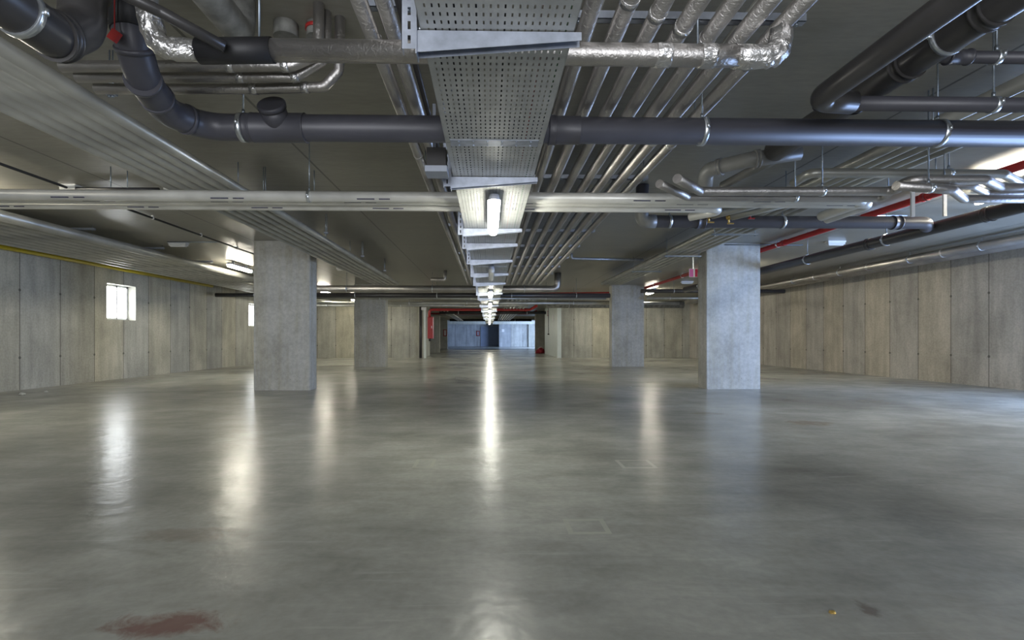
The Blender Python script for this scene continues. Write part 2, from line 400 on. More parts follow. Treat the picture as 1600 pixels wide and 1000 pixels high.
# ------------------------------------------------------------------ columns
def column(x0, x1, y0, y1, label):
    bm = box(x0, x1, y0, y1, 0, CEIL)
    bmesh.ops.bevel(bm, geom=[e for e in bm.edges if abs(e.verts[0].co.z-e.verts[1].co.z) > 1], offset=.012, segments=2, affect='EDGES')
    o = mk('concrete_column', bm, M['column'], loc=((x0+x1)/2, (y0+y1)/2, 0)); tag(o, label, 'column', 'concrete columns')
a, b_ = pt(401, 609, -1).x, pt(487, 609, -1).x; column(a, b_, 9.85, 10.25, 'wide grey concrete column nearest the camera on the left, with yellow streaks at top')
a, b_ = pt(1097, 606.5, -1).x, pt(1181, 606.5, -1).x; column(a, b_, 9.9, 10.3, 'wide bluish-lit concrete column nearest the camera on the right, beside the small red sign')
a, b_ = pt(555, 573, -1).x, pt(603, 573, -1).x; column(a, b_, 17.75, 18.2, 'smaller-looking concrete column standing further back on the left, before the back wall')
a, b_ = pt(953, 572, -1).x, pt(1003, 572, -1).x; column(a, b_, 17.8, 18.2, 'smaller-looking concrete column standing further back on the right, before the back wall')
# ------------------------------------------------------------------ perforated cable tray
KL, KR, HT = -.221, .277, 1.20
tx0, tx1, tz = KL*HT, KR*HT, 1+HT
tray = thing('cable_tray', ((tx0+tx1)/2, 1.0, tz), 'long galvanised perforated cable tray running down the middle under the ceiling', 'cable tray')
def tray_section(y0, y1, holes=True, z=tz):
    bm = bmesh.new(); ncol = 21; pitch_y = .048
    if holes:
        xs = [tx0]; m_ = .018; wd = (tx1-tx0-2*m_)/ncol
        for i in range(ncol):
            xs += [tx0+m_+wd*(i+.37), tx0+m_+wd*(i+.63)]
        xs.append(tx1); nr = int((y1-y0)/pitch_y); ys = [y0]; py_ = (y1-y0)/nr
        for j in range(nr): ys += [y0+py_*(j+.28), y0+py_*(j+.72)]
        ys.append(y1)
        g = [[bm.verts.new((x, y, z)) for x in xs] for y in ys]
        for j in range(len(ys)-1):
            for i in range(len(xs)-1):
                if i % 2 == 1 and j % 2 == 1: continue
                bm.faces.new((g[j][i], g[j][i+1], g[j+1][i+1], g[j+1][i]))
    else: add_box(bm, tx0, tx1, y0, y1, z, z+.002)
    for x in (tx0, tx1): add_box(bm, x-.001, x+.001, y0, y1, z, z+.03)
    add_box(bm, tx0, tx0+.014, y0, y1, z+.028, z+.03); add_box(bm, tx1-.014, tx1, y0, y1, z+.028, z+.03)
    mk('tray_section', bm, M['tray'], tray)
yy = .9
for k, y1 in enumerate((3.15, 5.8, 8.6, 11.5, 14.5)):
    tray_section(yy, y1-.004); yy = y1
tray_section(14.5, 24, False); tray_section(24.0, 46, False)
for y in (3.15, 5.8, 8.6, 11.5):
    b = bmesh.new(); add_box(b, tx0+.03, tx1-.03, y-.05, y+.05, tz-.004, tz-.001)
    for i in range(6):
        for s in (-.03, .03): add_tube(b, [V((tx0+.08+i*.088, y+s, tz-.008)), V((tx0+.08+i*.088, y+s, tz-.003))], .006, seg=8)
    mk('splice_plate', b, M['ghalv'], tray)
# cables lying in the tray
for i, (dx, mt, rr, lab) in enumerate(((.06, 'cable', .016, 'black cable lying in the tray beside its left edge'), (.13, 'cable', .020, 'thick black cable lying second from the left edge in the tray'),
        (.22, 'cable', .013, 'thin black cable lying left of the middle in the tray'), (.33, 'cable', .018, 'black cable lying right of the middle in the tray'),
        (.47, 'red', .009, 'thin red cable lying in the tray near its right edge'), (.55, 'greenc', .008, 'thin green cable lying in the tray along its right edge'))):
    pts = [V((tx0+dx+.012*math.sin(y*1.3+i), y, tz+.003+rr)) for y in [.9+.5*k for k in range(60)]]
    tag(mk('cable', tube(pts, rr, seg=8), M[mt], loc=pts[0]), lab, 'cable', 'cables lying in the tray')
# brackets: slotted upright + cantilever arm
ARM_Y = [2.02, 3.83, 5.62, 6.5, 7.85, 9.5, 11.1, 13.6, 15.4, 18.8, 22.5, 26.5, 31]
ARM_W = ['across the top edge of the picture', 'just nearer than the first lit lamp', 'at the far end of the first lit lamp', 'just past the first lit lamp',
         'short of the unlit lamp', 'at the far end of the unlit lamp', 'short of the large silver crossing pipe', 'beside the second lit lamp',
         'just past the second lit lamp', 'just past the third lit lamp', 'past the fourth lit lamp', 'above the corridor mouth', 'deep in the corridor']
def bracket(y, wh):
    r_ = thing('tray_bracket', (tx0-.06, y, CEIL), 'galvanised cantilever tray bracket '+wh, 'bracket', 'cable tray brackets')
    xu = tx0-.045; bm = bmesh.new()
    if y < 9:
        # slotted upright: web with slots + two flanges
        zs = [tz-.075]; z = tz-.055
        while z < CEIL-.05: zs += [z, z+.032]; z += .055
        zs.append(CEIL)
        for i in range(len(zs)-1):
            if i % 2 == 1:
                add_box(bm, xu-.030, xu-.006, y-.022, y-.020, zs[i], zs[i+1]); add_box(bm, xu+.006, xu+.030, y-.022, y-.020, zs[i], zs[i+1])
            else: add_box(bm, xu-.030, xu+.030, y-.022, y-.020, zs[i], zs[i+1])
        for x in (xu-.030, xu+.028): add_box(bm, x, x+.002, y-.022, y+.028, tz-.075, CEIL)
        add_box(bm, xu-.05, xu+.05, y-.05, y+.05, CEIL-.006, CEIL)
    else: add_box(bm, xu-.03, xu+.03, y-.02, y+.028, tz-.075, CEIL)
    mk('slotted_upright', bm, M['ghalv'], r_)
    # arm: tapered channel
    bm = bmesh.new(); xa, xb = xu+.028, tx1+.03
    for (ya, yb) in ((y-.024, y-.022), (y+.022, y+.024)):
        q = [(xa, tz-.088), (xa+.02, tz-.088), (xb, tz-.036), (xb, tz-.006), (xa, tz-.006)]
        lo = [bm.verts.new((x, ya, z)) for x, z in q]; hi = [bm.verts.new((x, yb, z)) for x, z in q]
        bm.faces.new(lo); bm.faces.new(hi[::-1])
        for i in range(5): bm.faces.new((lo[i], hi[i], hi[(i+1) % 5], lo[(i+1) % 5]))
    add_box(bm, xa, xb, y-.024, y+.024, tz-.006, tz-.004)
    add_box(bm, xa-.002, xa+.003, y-.035, y+.035, tz-.10, tz+.04)
    mk('cantilever_arm', bm, M['ghalv'], r_)
    if y < 9:
        for z in (tz-.06, tz+.015): mk('bolt', tube([V((xa+.003, y, z)), V((xa+.018, y, z))], .011, seg=6), M['steel'], r_)
for y, wh in zip(ARM_Y, ARM_W): bracket(y, wh)
# junction boxes on the tray's left side
jb = thing('junction_box', (tx0-.12, 3.62, 2.2), 'dark junction box with pale lid hanging left of the tray', 'junction box')
mk('box_body', box(-.425, -.295, 3.50, 3.62, 2.17, 2.30), M['pvcd'], jb)
mk('box_cover', box(-.435, -.285, 3.48, 3.64, 2.13, 2.17), M['grey'], jb)
mk('mounting_strap', box(-.39, -.37, 3.55, 3.57, 2.30, 2.62), M['grey'], jb)
# ------------------------------------------------------------------ luminaires
def lamp(x, y, z, lit, label, L=1.18, W=.105, mat=None, hang=None):
    """z = top of housing, long axis along y"""
    r_ = thing('tube_lamp', (x, y, z), label, 'lamp', 'tube lamps')
    y0, y1 = y-L/2, y+L/2; n = 14
    def prof(W0, W1, za, zb, ya, yb, rr):
        bm = bmesh.new()
        def ring(wd, zz, e):
            pts = []
            for (cy, s) in ((ya+rr-e, -1), (yb-rr+e, 1)):
                for k in range(n+1):
                    a_ = math.pi*k/n; xx = (math.cos(a_) if s > 0 else -math.cos(a_))*wd/2
                    pts.append(bm.verts.new((x+xx, cy+s*math.sin(a_)*rr, zz)))
            return pts
        R = [ring(W0, za, 0), ring((W0*.6+W1*.4), za-(za-zb)*.6, 0), ring(W1, zb, 0)]
        for i in range(2):
            m_ = len(R[0])
            for k in range(m_): f = bm.faces.new((R[i][k], R[i][(k+1) % m_], R[i+1][(k+1) % m_], R[i+1][k])); f.smooth = True
        bm.faces.new(R[0]); bm.faces.new(R[-1][::-1]); return bm
    mk('lamp_housing', prof(W*.78, W*1.04, z, z-.045, y0, y1, .05), M['lampbody'], r_)
    mk('diffuser', prof(W, W*.62, z-.045, z-.105, y0+.004, y1-.004, .05), M[mat or ('lit' if lit else 'unlit')], r_)
    if hang:
        for q in (y0+.25, y1-.25): mk('mounting_clip', box(x-.03, x+.03, q-.012, q+.012, z, hang), M['steel'], r_)
xc = .035*1.2; zl = 2.17
cl = ['nearest lit tube lamp under the cable tray, in full view', 'unlit tube lamp under the cable tray, behind the nearest lit one', 'second lit tube lamp under the cable tray, by the silver crossing pipe',
      'third lit tube lamp under the cable tray, before the red crossing pipe', 'fourth lit tube lamp under the cable tray, just before the corridor',
      'fifth lit tube lamp under the cable tray, at the corridor mouth', 'sixth lit tube lamp under the cable tray, inside the corridor', 'furthest lit tube lamp under the cable tray, deep in the corridor']
for i, (y, l_) in enumerate(zip((4.74, 8.95, 13.15, 17.35, 21.55, 25.75, 29.95, 34.9), cl)):
    lamp(xc, y, zl, i != 1, l_, mat='litc' if i != 1 else None, hang=tz-.001)
lamp(xc, 40.5, zl, True, 'very last lit tube lamp at the end of the tray, before the far wall', hang=tz-.001)
zc = 2.80
for side, s in (('left', -1), ('right', 1)):
    for y, lit, wh in ((5.8, True, 'nearest in view'), (12.9, True, 'beside the near column'), (19.4, True, 'near the back wall'), (23.9, True, 'closest to the back wall')):
        lamp(6.2*s, y, zc, lit, '%s ceiling tube lamp in the %s row, %s' % ('lit' if lit else 'unlit', side, wh), hang=CEIL)
def emergency(px, py, wd, label):
    p = pt(px, py, 1.80); r_ = thing('emergency_light', (p.x, p.y, CEIL), label, 'lamp', 'small unlit emergency lights')
    mk('lamp_housing', box(p.x-wd/2, p.x+wd/2, p.y-.06, p.y+.06, CEIL-.03, CEIL), M['white'], r_)
    bm = box(p.x-wd/2+.01, p.x+wd/2-.01, p.y-.05, p.y+.05, CEIL-.085, CEIL-.03)
    bmesh.ops.bevel(bm, geom=[e for e in bm.edges if e.verts[0].co.z < CEIL-.08 and e.verts[1].co.z < CEIL-.08], offset=.02, segments=3, affect='EDGES')
    mk('diffuser', bm, M['unlit'], r_)
emergency(279, 383, .34, 'small white unlit ceiling light behind the left ends of the pale crossing pipes')
emergency(110, 296, .20, 'small white ceiling box at the left end of a short dark conduit')
emergency(271, 296, .20, 'small white ceiling box at the right end of a short dark conduit')
emergency(1305, 381, .34, 'small white unlit ceiling light above the long lengthwise drain at right')
emergency(1073, 442, .40, 'small white unlit ceiling light just left of the near right column')
emergency(535, 421, .30, 'small unlit ceiling light just right of the near left column')
# ------------------------------------------------------------------ conduits on the ceiling
def conduit(pts, r, mat, label, clips=0, group='ceiling conduits'):
    raw = [V(p) for p in pts]; root = thing('conduit', raw[0], label, 'conduit', group)
    mk('conduit_tube', tube(fillet(raw, .05), r, seg=10), M[mat], root)
    L = (raw[-1]-raw[0]).length
    for i in range(clips):
        p = raw[0].lerp(raw[-1], (i+.5)/clips); b = bmesh.new(); add_tube(b, [p-V((.0, .012, 0)), p+V((0, .012, 0))], r+.006, seg=10)
        add_box(b, p.x-.012, p.x+.012, p.y-.012, p.y+.012, p.z, CEIL-.001); mk('conduit_clip', b, M['white'], root)
conduit([(-5.08, 2, 2.81), (-5.08, 15, 2.81)], .016, 'cable', 'dark conduit running lengthwise on the ceiling left of the left pipe bundle', 10)
conduit([(-5.0, 6.3, 2.80), (-4.0, 6.3, 2.80)], .022, 'cable', 'short dark conduit crossing the ceiling behind the white crossing pipes')
conduit([(-6.1, 9.85, 2.82), (-5.08, 9.85, 2.82)], .012, 'rod', 'thin conduit crossing from the left unlit ceiling lamp to the dark conduit')
conduit([(4.9, 7.4, 2.80), (6.15, 7.4, 2.80)], .013, 'steel', 'thin zinc conduit crossing to the right ceiling lamp row behind the red pipe')
conduit([(4.6, 9.9, 2.82), (6.15, 9.9, 2.82)], .012, 'rod', 'thin grey conduit crossing to the unlit ceiling lamp right of the near right column')
conduit([pY(893, 396, 11.2), pY(893, 404, 11.2), pY(1005, 406, 11.2)], .028, 'ghalv', 'zinc conduit with an upturned end crossing the ceiling before the far right column', 0)
# ------------------------------------------------------------------ seven foil pipes right of the tray
HG = 1.5
for i in range(7):
    x = (.312+.104*i)*HG
    pipe('foil_pipe', [(x, 1.6, 1+HG), (x, 14.15, 1+HG)], .040+.002*(i % 2), 'foil', 'foil-wrapped pipe running lengthwise, %s of seven counted from the tray outward' % ORD[i], group='seven foil pipes right of the tray',
         bands=(.55+.1*i, 1.9+.07*i, 3.6+.1*i), seg=16)
for i in range(6):
    x = (.312+.104*i+.052)*HG
    pipe('thin_pipe', [(x, 1.8, 2.655), (x, 14.0, 2.655)], .021, 'jacket', 'thin pipe above the foil pipes, %s of six counted from the tray outward' % ORD[i], group='thin pipes above the seven foil pipes', seg=10)
def strut(x0, x1, y, z, label, rods=2, mat='ghalv', group='strut channels', h=.04):
    r_ = thing('strut_channel', ((x0+x1)/2, y, z), label, 'strut', group)
    b = bmesh.new(); add_box(b, x0, x1, y-.02, y+.02, z, z+.003); add_box(b, x0, x1, y-.02, y-.017, z, z+h); add_box(b, x0, x1, y+.017, y+.02, z, z+h)
    mk('channel', b, M[mat], r_)
    for k in range(rods):
        x = x0+.04+(x1-x0-.08)*k/(rods-1); b = bmesh.new(); add_tube(b, [V((x, y, z-.015)), V((x, y, CEIL))], .005, seg=8); add_tube(b, [V((x, y, z-.012)), V((x, y, z-.001))], .011, seg=6)
        mk('hanger_rod', b, M['rod'], r_)
for k in range(9):
    y = 2.5+1.25*k
    strut(.40, 1.56, y, 2.555, 'strut channel clamping the seven foil pipes, %s from the near end' % ORD[k])
# two pipes left of the tray
for k, nm in ((-.385, 'outer'), (-.312, 'inner')):
    pipe('foil_pipe', [(k*HG, 1.6, 1+HG), (k*HG, 14.15, 1+HG)], .037, 'foil', '%s of the two foil-wrapped pipes running lengthwise left of the cable tray' % nm, group='two foil pipes left of the tray', bands=(1.0, 2.6), seg=16)
for k, nm in ((-.350, 'dark thin pipe running between the two foil pipes left of the tray'), (-.275, 'dark thin pipe running close along the left side of the tray')):
    x = k*HG if nm.startswith('dark thin pipe running b') else -.43
    z = 2.60
    pipe('thin_pipe', [(x, 1.6, z), (x, 14.1, z)], .018, 'pvcd', nm, group='dark thin pipes left of the tray', seg=10)
for k, y in enumerate((2.55, 5.0, 7.5, 10.0, 12.5)):
    strut(-.66, -.36, y, 2.63, 'short strut over the foil pipe pair left of the tray, %s from near end' % ORD[k], group='short strut channels')
# ------------------------------------------------------------------ left diagonal bundle (runs lengthwise)
HB = 1.5
for i in range(6):
    k = -(1.675+.0835*i)
    x = k*HB
    pipe('jacketed_pipe', [(x, 1.35, 1+HB), (x, 14.1+.0*i, 1+HB)], .044, 'jacket', 'pale grey jacketed pipe in the left overhead bundle, %s of six from the tray side' % ORD[i], group='six-pipe bundle left of centre', seg=16)
for k, y in enumerate((3.35, 5.6, 7.7, 9.9, 12.0)):
    strut(-2.44*1.0-.02, -2.40, y, 2.56, 'small hanger over the tray-side edge of the left bundle, %s from the near end' % ORD[k], rods=2, group='hangers of the left bundle', h=.02)
# right bundle
HR = 1.6
for i in range(5):
    x = (2.09+.078*i)*HR
    pipe('jacketed_pipe', [(x, 1.9, 1+HR), (x, 15.0, 1+HR)], .050, 'jacket', 'grey jacketed pipe in the right overhead bundle, %s of five from the tray side' % ORD[i], group='five-pipe bundle right of centre', seg=16)
for k, y in enumerate((3.72, 5.6, 7.4, 9.4, 11.6)):
    strut(3.25, 3.93, y, 2.50, 'thin strut carrying the right pipe bundle, %s from the near end' % ORD[k], mat='rod', group='struts of the right bundle', h=.02)
# left wall bundle
for i in range(8):
    x = -6.62-.235*i; z = 2.66
    pts = [(x, 1.0, z), (x, 24.5, z)]
    if i < 3: pts = [(x, 1.0, z), (x, 14.5+.25*i, z), (x+.9+.235*i, 14.5+.25*i, z)]
    pipe('jacketed_pipe', pts, .078 if i in (0, 7) else .066, 'jacket', 'silver-grey pipe in the bundle along the left wall, %s of eight from the tray side' % ORD[i], group='eight-pipe bundle along the left wall', seg=16, br=.16)
for k, y in enumerate((7.0, 8.6, 10.4, 12.2)):
    strut(-8.4, -6.5, y, 2.775, 'strut over the left wall pipe bundle, %s from the near end' % ORD[k], group='struts of the left wall bundle')
pipe('gas_pipe', [(-8.86, 1.0, 2.66), (-8.86, 16.6, 2.66)], .047, 'yellow', 'long yellow pipe along the top of the left wall', seg=16)
pipe('drain_pipe', [pY(337, 461, 16.2), pY(402, 461, 16.2), pY(600, 461, 16.2)], .06, 'pvcd', 'dark drain pipe poking out left of the near left column, below the wall bundle', clamps=(1.2,))
# right wall pipes
pipe('foil_pipe', [(9.05, 3.0, 2.69), (9.05, 25, 2.69)], .085, 'foil', 'thick foil-wrapped pipe along the right wall, on the aisle side', group='foil pipes along the right wall', clamps=(4.2, 6.2, 7.8, 10, 12, 14.5), bands=(5, 7, 9, 11))
pipe('foil_pipe', [(9.40, 3.0, 2.66), (9.40, 25, 2.66)], .075, 'foil', 'foil-wrapped pipe along the right wall, on the wall side', group='foil pipes along the right wall')
# ------------------------------------------------------------------ white crossing pipes
CR = ((4.74, 2.298, 3.55, 'nearest'), (4.87, 2.30, 3.70, 'second'), (5.06, 2.29, 2.0, 'furthest'))
for y, z, x1, nm in CR:
    pts = [(-8.0, y, z), (x1, y, z), (x1, y+.65, z)]
    if nm == 'furthest': pts = [(-8.0, y, z), (pt(1150, 322, z-1).x, y, z), (pt(1150, 322, z-1).x-.27, y+.36, z)]
    pipe('white_pipe', pts, {'nearest': .050, 'second': .048, 'furthest': .042}[nm], 'whitejacket', '%s of the three pale printed pipes crossing below the bundles' % nm, group='three pale crossing pipes', marks=True, seg=20, br=.1,
         clamps=(3.4, 6.35) if nm == 'nearest' else ())
# ------------------------------------------------------------------ large dark drain crossing
zd = 1+1.29; yd = 3.2
fp = [pY(202, 22, 2.5), pY(206, 60, 2.5), pY(222, 122, 2.6), pY(262, 176, 2.98), pY(325, 199, 3.2), V((0, yd, zd))]
main = [pY(202, 22, 2.5), pY(206, 60, 2.5), pY(224, 125, 2.62), pY(262, 176, 2.95), pY(325, 199, yd)]
zm = pY(325, 199, yd).z
R = pY(1700, 211, yd)
x0 = main[-1].x
root = thing('drain_pipe', (x0, yd, zm), 'thick dark grey drain pipe crossing the picture, dropping from the ceiling at upper left', 'pipe')
def onmain(px):
    for _ in range(1): pass
    t_ = (pY(px, 205, yd).x-x0)/(4.6-x0); return V((x0, yd, zm)).lerp(V((4.6, yd, zm+.005)), t_)
mk('pipe_run', tube(fillet(main+[V((4.6, yd, zm+.005))], .22), .080, seg=28), M['pvc'], root)
dx = V((1, 0, 0))
for px in (380, 1097, 1465): clamp(root, onmain(px), dx, .081, w_=.03)
for px0, px1, r2 in ((386, 396, .086), (396, 478, .0875), (857, 868, .089), (868, 905, .085)):
    a, b_ = onmain(px0), onmain(px1)
    mk('coupling', tube([a, a+dx*.006, b_-dx*.006, b_], r2, seg=28, radii=[r2+.003, r2, r2, r2+.003]), M['pvc'], root)
q = onmain(437); d_ = V((0, -.75, .55)).normalized()
br_ = mk('inspection_branch', tube([q, q+d_*.14], .075, seg=28), M['pvc'], root)
mk('branch_cap', tube([q+d_*.13, q+d_*.155, q+d_*.16], .08, seg=28, radii=[.083, .083, .076]), M['pvc'], br_)
for (s0, s1) in ((1, 0), (2, 1), (3, 1), (4, 0)):
    fp_ = fillet(main+[V((4.6, yd, zm))], .22)
p0 = main[1]; d_ = (main[2]-main[1]).normalized()
for (P_, Q_, u) in ((main[1], main[2], .25), (main[2], main[3], .0), (main[2], main[3], .52), (main[3], main[4], .45)):
    d_ = (Q_-P_).normalized(); c_ = P_.lerp(Q_, u)
    mk('elbow_socket', tube([c_-d_*.012, c_+d_*.012], .087, seg=28), M['pvc'], root)
bs = main[0]; mk('rubber_sleeve', tube([V((bs.x, bs.y, CEIL)), V((bs.x, bs.y, bs.z+.02)), main[0].lerp(main[1], .75)], .086, seg=24), M['black'], root)
tg = pY(179, 56, 2.40); b = box(tg.x-.02, tg.x+.02, tg.y-.01, tg.y+.01, tg.z-.025, tg.z+.025); bmesh.ops.rotate(b, verts=b.verts, cent=tg, matrix=Matrix.Rotation(.6, 3, 'Y'))
add_box(b, tg.x-.002, tg.x+.002, tg.y-.002, tg.y+.002, tg.z+.02, CEIL)
tag(mk('ceiling_tag', b, M['red'], loc=tg), 'small red tag hanging beside the black sleeve of the drain at upper left', 'tag')
# upper-left corner drain
h0 = 1.16
A0 = pt(-230, -150, h0); A1 = pt(88, 58, h0)
A1.x = A0.x = pt(60, 40, h0).x
pA = pipe('drain_pipe', [V((A0.x, .6, 1+h0)), V((A0.x, 2.02, 1+h0)), pY(128, 45, 2.16), V((pY(138, -40, 2.2).x, 2.2, CEIL))], .083, 'pvcd', 'dark drain pipe in the upper left corner, turning up into the ceiling', clamps=(1.26,), couplings=(1.42, 1.78), br=.12, cw=.05, seg=28)
# ------------------------------------------------------------------ foil crossing pipe (near)
yf = 2.35
zf = pY(540, 80, yf).z
fo = thing('foil_pipe', (0, yf, zf), 'foil-wrapped pipe crossing nearest the camera, with crumpled elbows at both ends', 'pipe')
xa = pY(425, 80, yf).x; xb_ = pY(1188, 87, yf).x
mk('pipe_run', tube([V((xa, yf, zf)), V((pY(885, 80, yf).x+.3, yf, zf)), V((xb_-.25, yf, zf)), V((xb_-.1, yf, zf))], .049, seg=24), M['foil'], fo)
e1 = fillet([V((xb_-.12, yf, zf)), V((xb_+.085, yf, zf+.0)), V((xb_+.115, yf+.03, zf+.13))], .13, 12)
bm = tube(e1, .052, seg=28); subdiv_noise(bm, 1, .011, 34); mk('crumpled_elbow', bm, M['crinkle'], fo)
e2 = fillet([pY(312, 80, yf), pY(246, 76, yf-.03), pY(230, 12, yf-.08)], .12, 12)
bm = tube(e2, .047, seg=28); subdiv_noise(bm, 1, .011, 34, 5); mk('crumpled_elbow', bm, M['crinkle'], fo)
mk('rubber_sleeve', tube([pY(311, 80, yf), V((xa+.004, yf, zf))], .055, seg=24), M['black'], fo)
p_ = pY(230, 12, yf-.08); mk('riser', tube([p_, V((p_.x, p_.y, CEIL))], .043, seg=20), M['foil'], fo)
for px in (1035, 1105):
    c_ = V((pY(px, 85, yf).x, yf, zf)); bm = tube([c_-dx*.035, c_, c_+dx*.035], .052, seg=28); subdiv_noise(bm, 2, .006, 60, px); mk('tape_wrap', bm, M['crinkle'], fo)
for px in (405, 1090):
    c_ = V((pY(px, 85, yf).x, yf, zf)); mk('hanger_rod', tube([c_+V((0, 0, .045)), V((c_.x, c_.y, CEIL))], .005, seg=8), M['rod'], fo)
# dark conduit dropping diagonally and dusty wrapped pipe
pipe('drain_pipe', [pY(150, -30, 2.0), pY(250, 18, 2.15), pY(352, 74, 2.27)], .024, 'pvcd', 'thin dark pipe slanting down to the black sleeve of the near foil pipe')
pipe('drain_pipe', [pY(130, -6, 2.62), pY(186, 22, 2.62)], .07, 'pvcd', 'short dark pipe end behind the crumpled foil elbow at upper left')
x = pt(352, 30, 1.58).x
pipe('wrapped_pipe', [(x, 1.5, 2.60), (x, 2.72, 2.60), (x+.0, 2.72, CEIL)], .075, 'dirty', 'dusty grey wrapped pipe running lengthwise at the top, ending behind the near foil pipe', br=.06)
a = pt(447, 51, 1.80); tag(mk('ceiling_sleeve', tube([a-V((0, 0, .03)), V((a.x, a.y, CEIL))], .07, seg=20), M['dirty'], loc=a), 'short grey sleeve in the ceiling above the near foil pipe', 'sleeve')
a = pt(495, 51, 1.80); rs = thing('ceiling_sleeve', a, 'short grey sleeve with a red collar in the ceiling above the near foil pipe', 'sleeve')
mk('sleeve', tube([a-V((0, 0, .03)), V((a.x, a.y, CEIL))], .058, seg=20), M['dirty'], rs); mk('collar', tube([a+V((0, 0, .01)), a+V((0, 0, .03))], .065, seg=20), M['red'], rs)
# three foil pipes crossing at upper left
tp = (([pY(96, 104, 2.82), pY(455, 103, 2.82), pY(490, 88, 2.84), pY(498, 60, 2.86)], 'top', .030), ([pY(120, 121, 2.9), pY(461, 121, 2.9), pY(505, 95, 2.93), pY(510, 66, 2.93)], 'middle', .027),
      ([pY(150, 139, 3.0), pY(400, 139, 3.0), pY(506, 136, 2.98), pY(529, 112, 2.98), pY(531, 90, 2.98)], 'bottom', .029))
for p_, nm, r2 in tp:
    p_ = p_+[V((p_[-1].x, p_[-1].y, CEIL))]
    pipe('foil_pipe', p_, r2, 'foil', '%s of three thin foil pipes crossing behind the dark drain at upper left' % nm, group='three thin foil pipes at upper left', br=.05, bands=(.9, 1.2))
# ------------------------------------------------------------------ upper right drains
hA = 1.32; xA = pt(1375, 85, hA).x; yA = pt(1290, 160, hA).y
zA = 1+hA
pipe('drain_pipe', [V((xA, .8, zA)), V((xA, yA-.02, zA)), V((xA+.22, yA+.0, zA))], .060, 'pvcd', 'dark glossy drain pipe running lengthwise at upper right, with a clamp halfway', clamps=(yA-.8-1.0,), br=.09, seg=28)
pa = pt(1283, 161, hA)
pipe('drain_pipe', [V((xA+.02, pa.y, zA)), V((4.6, pa.y, zA))], .040, 'pvc', 'slim dark drain pipe crossing above the thick one at right', clamps=(pY(1547, 160, pa.y).x-xA,), couplings=(.17,), cw=.09, seg=24)
hB = 1.50; xB = pt(1440, 85, hB).x
pB = pipe('drain_pipe', [V((xB, 1.2, 1+hB)), V((xB, 4.05, 1+hB))], .085, 'pvcd', 'thickest dark drain pipe running lengthwise at upper right, behind the glossy one', clamps=(1.30,), couplings=(1.08, 1.55, 1.95), cw=.06, seg=28)
pb = pt(1490, 92, 1.45); y2 = pb.y
pipe('drain_pipe', [V((xB+.05, y2, 2.46)), V((4.4, y2, 2.46))], .030, 'pvc', 'thin dark branch pipe leaving the thickest drain toward the right edge', clamps=(pY(1557, 95, y2).x-xB-.05,), couplings=(.10,), cw=.12, seg=20)
pipe('vent_pipe', [pt(1102, 272, 1.46)-V((0, 0, .10)), pt(1104, 266, 1.46), pt(1170, 250, 1.46), pt(1250, 238, 1.50)], .062, 'pvcl', 'pale grey pipe with a downturned elbow, behind the thick dark crossing drain', br=.08, couplings=(.25, .55), cw=.04, seg=24)
pipe('vent_pipe', [pt(1130, 290, 1.60), pt(1215, 246, 1.60)], .045, 'pvcl', 'pale grey slanting pipe just behind the downturned grey elbow', seg=20)
# second dark crossing drain, right
yd2 = 6.2; z2 = pY(1200, 347, yd2).z; xl = pY(1002, 344, yd2).x; xr = pY(1446, 348, yd2).x
dr = pipe('drain_pipe', [V((xl, yd2-.05, CEIL)), V((xl, yd2, z2)), V((xr, yd2, z2)), V((xr+.12, yd2+.12, z2-.02))], .075, 'pvc', 'dark drain crossing in front of the near right column top, with rounded pale elbow', br=.11, seg=28,
     clamps=(CEIL-z2+.3, CEIL-z2+pY(1228, 347, yd2).x-xl-.09), couplings=(CEIL-z2+.68, CEIL-z2+xr-xl-.42,), cw=.10)
mk('pale_elbow', tube(fillet([V((xl, yd2-.04, z2+.19)), V((xl, yd2, z2)), V((xl+.17, yd2, z2))], .11), .082, seg=28), M['pvcl'], dr)
xk = xr+.22; zk = z2-.03
pipe('drain_pipe', [V((xk+.10, 2.2, zk+.04)), V((xk+.02, yd2+.3, zk)), V((xk-.1, 10, zk-.04)), V((xk-.12, 14.2, zk-.04))], .078, 'pvcd', 'long dark drain running lengthwise right of the near right column', clamps=(2.6, 4.9, 6.6, 9.0, 11), couplings=(3.0, 3.45, 5.2), cw=.08, seg=24, br=.2)
# small white conduit drops at right
for k, (px, yy_) in enumerate(((1426, 5.7), (1476, 5.9))):
    p_ = pY(px, 322, yy_); tag(mk('hanger_bar', box(p_.x-.02, p_.x+.02, yy_-.01, yy_+.01, p_.z-.12, CEIL), M['white'], loc=(p_.x, yy_, CEIL)), 'pale hanger bar in front of the bright ceiling at right, %s one' % ('left' if k == 0 else 'right'), 'hanger')
# ------------------------------------------------------------------ right tangle of foil crossings
def hz(label, pts, r2, H, mat='foil'):
    pipe('foil_pipe', [pt(a_, b2, H) for a_, b2 in pts], r2, mat, label, group='kinked foil pipes at right', br=.06, seg=18, clamps=(1.45,) if pts[0][0] < 1300 else (.3,))
hz('highest kinked pipe crossing at right, stepping down near the edge', [(1240, 286), (1266, 270), (1568, 272), (1592, 285), (1680, 286)], .038, 1.40, 'jacket')
hz('kinked foil pipe with a bright slanted end, stepping up right of the near column', [(1058, 279), (1094, 299), (1398, 299), (1418, 281), (1540, 281), (1562, 293), (1680, 294)], .036, 1.2)
hz('foil pipe with a slanted left end nearest the tray, below its neighbour', [(1030, 287), (1074, 308), (1376, 310), (1388, 304)], .033, 1.2)
hz('lowest kinked foil pipe at the right edge, bending below the red pipe', [(1400, 290), (1488, 297), (1506, 311), (1680, 311)], .034, 1.12)
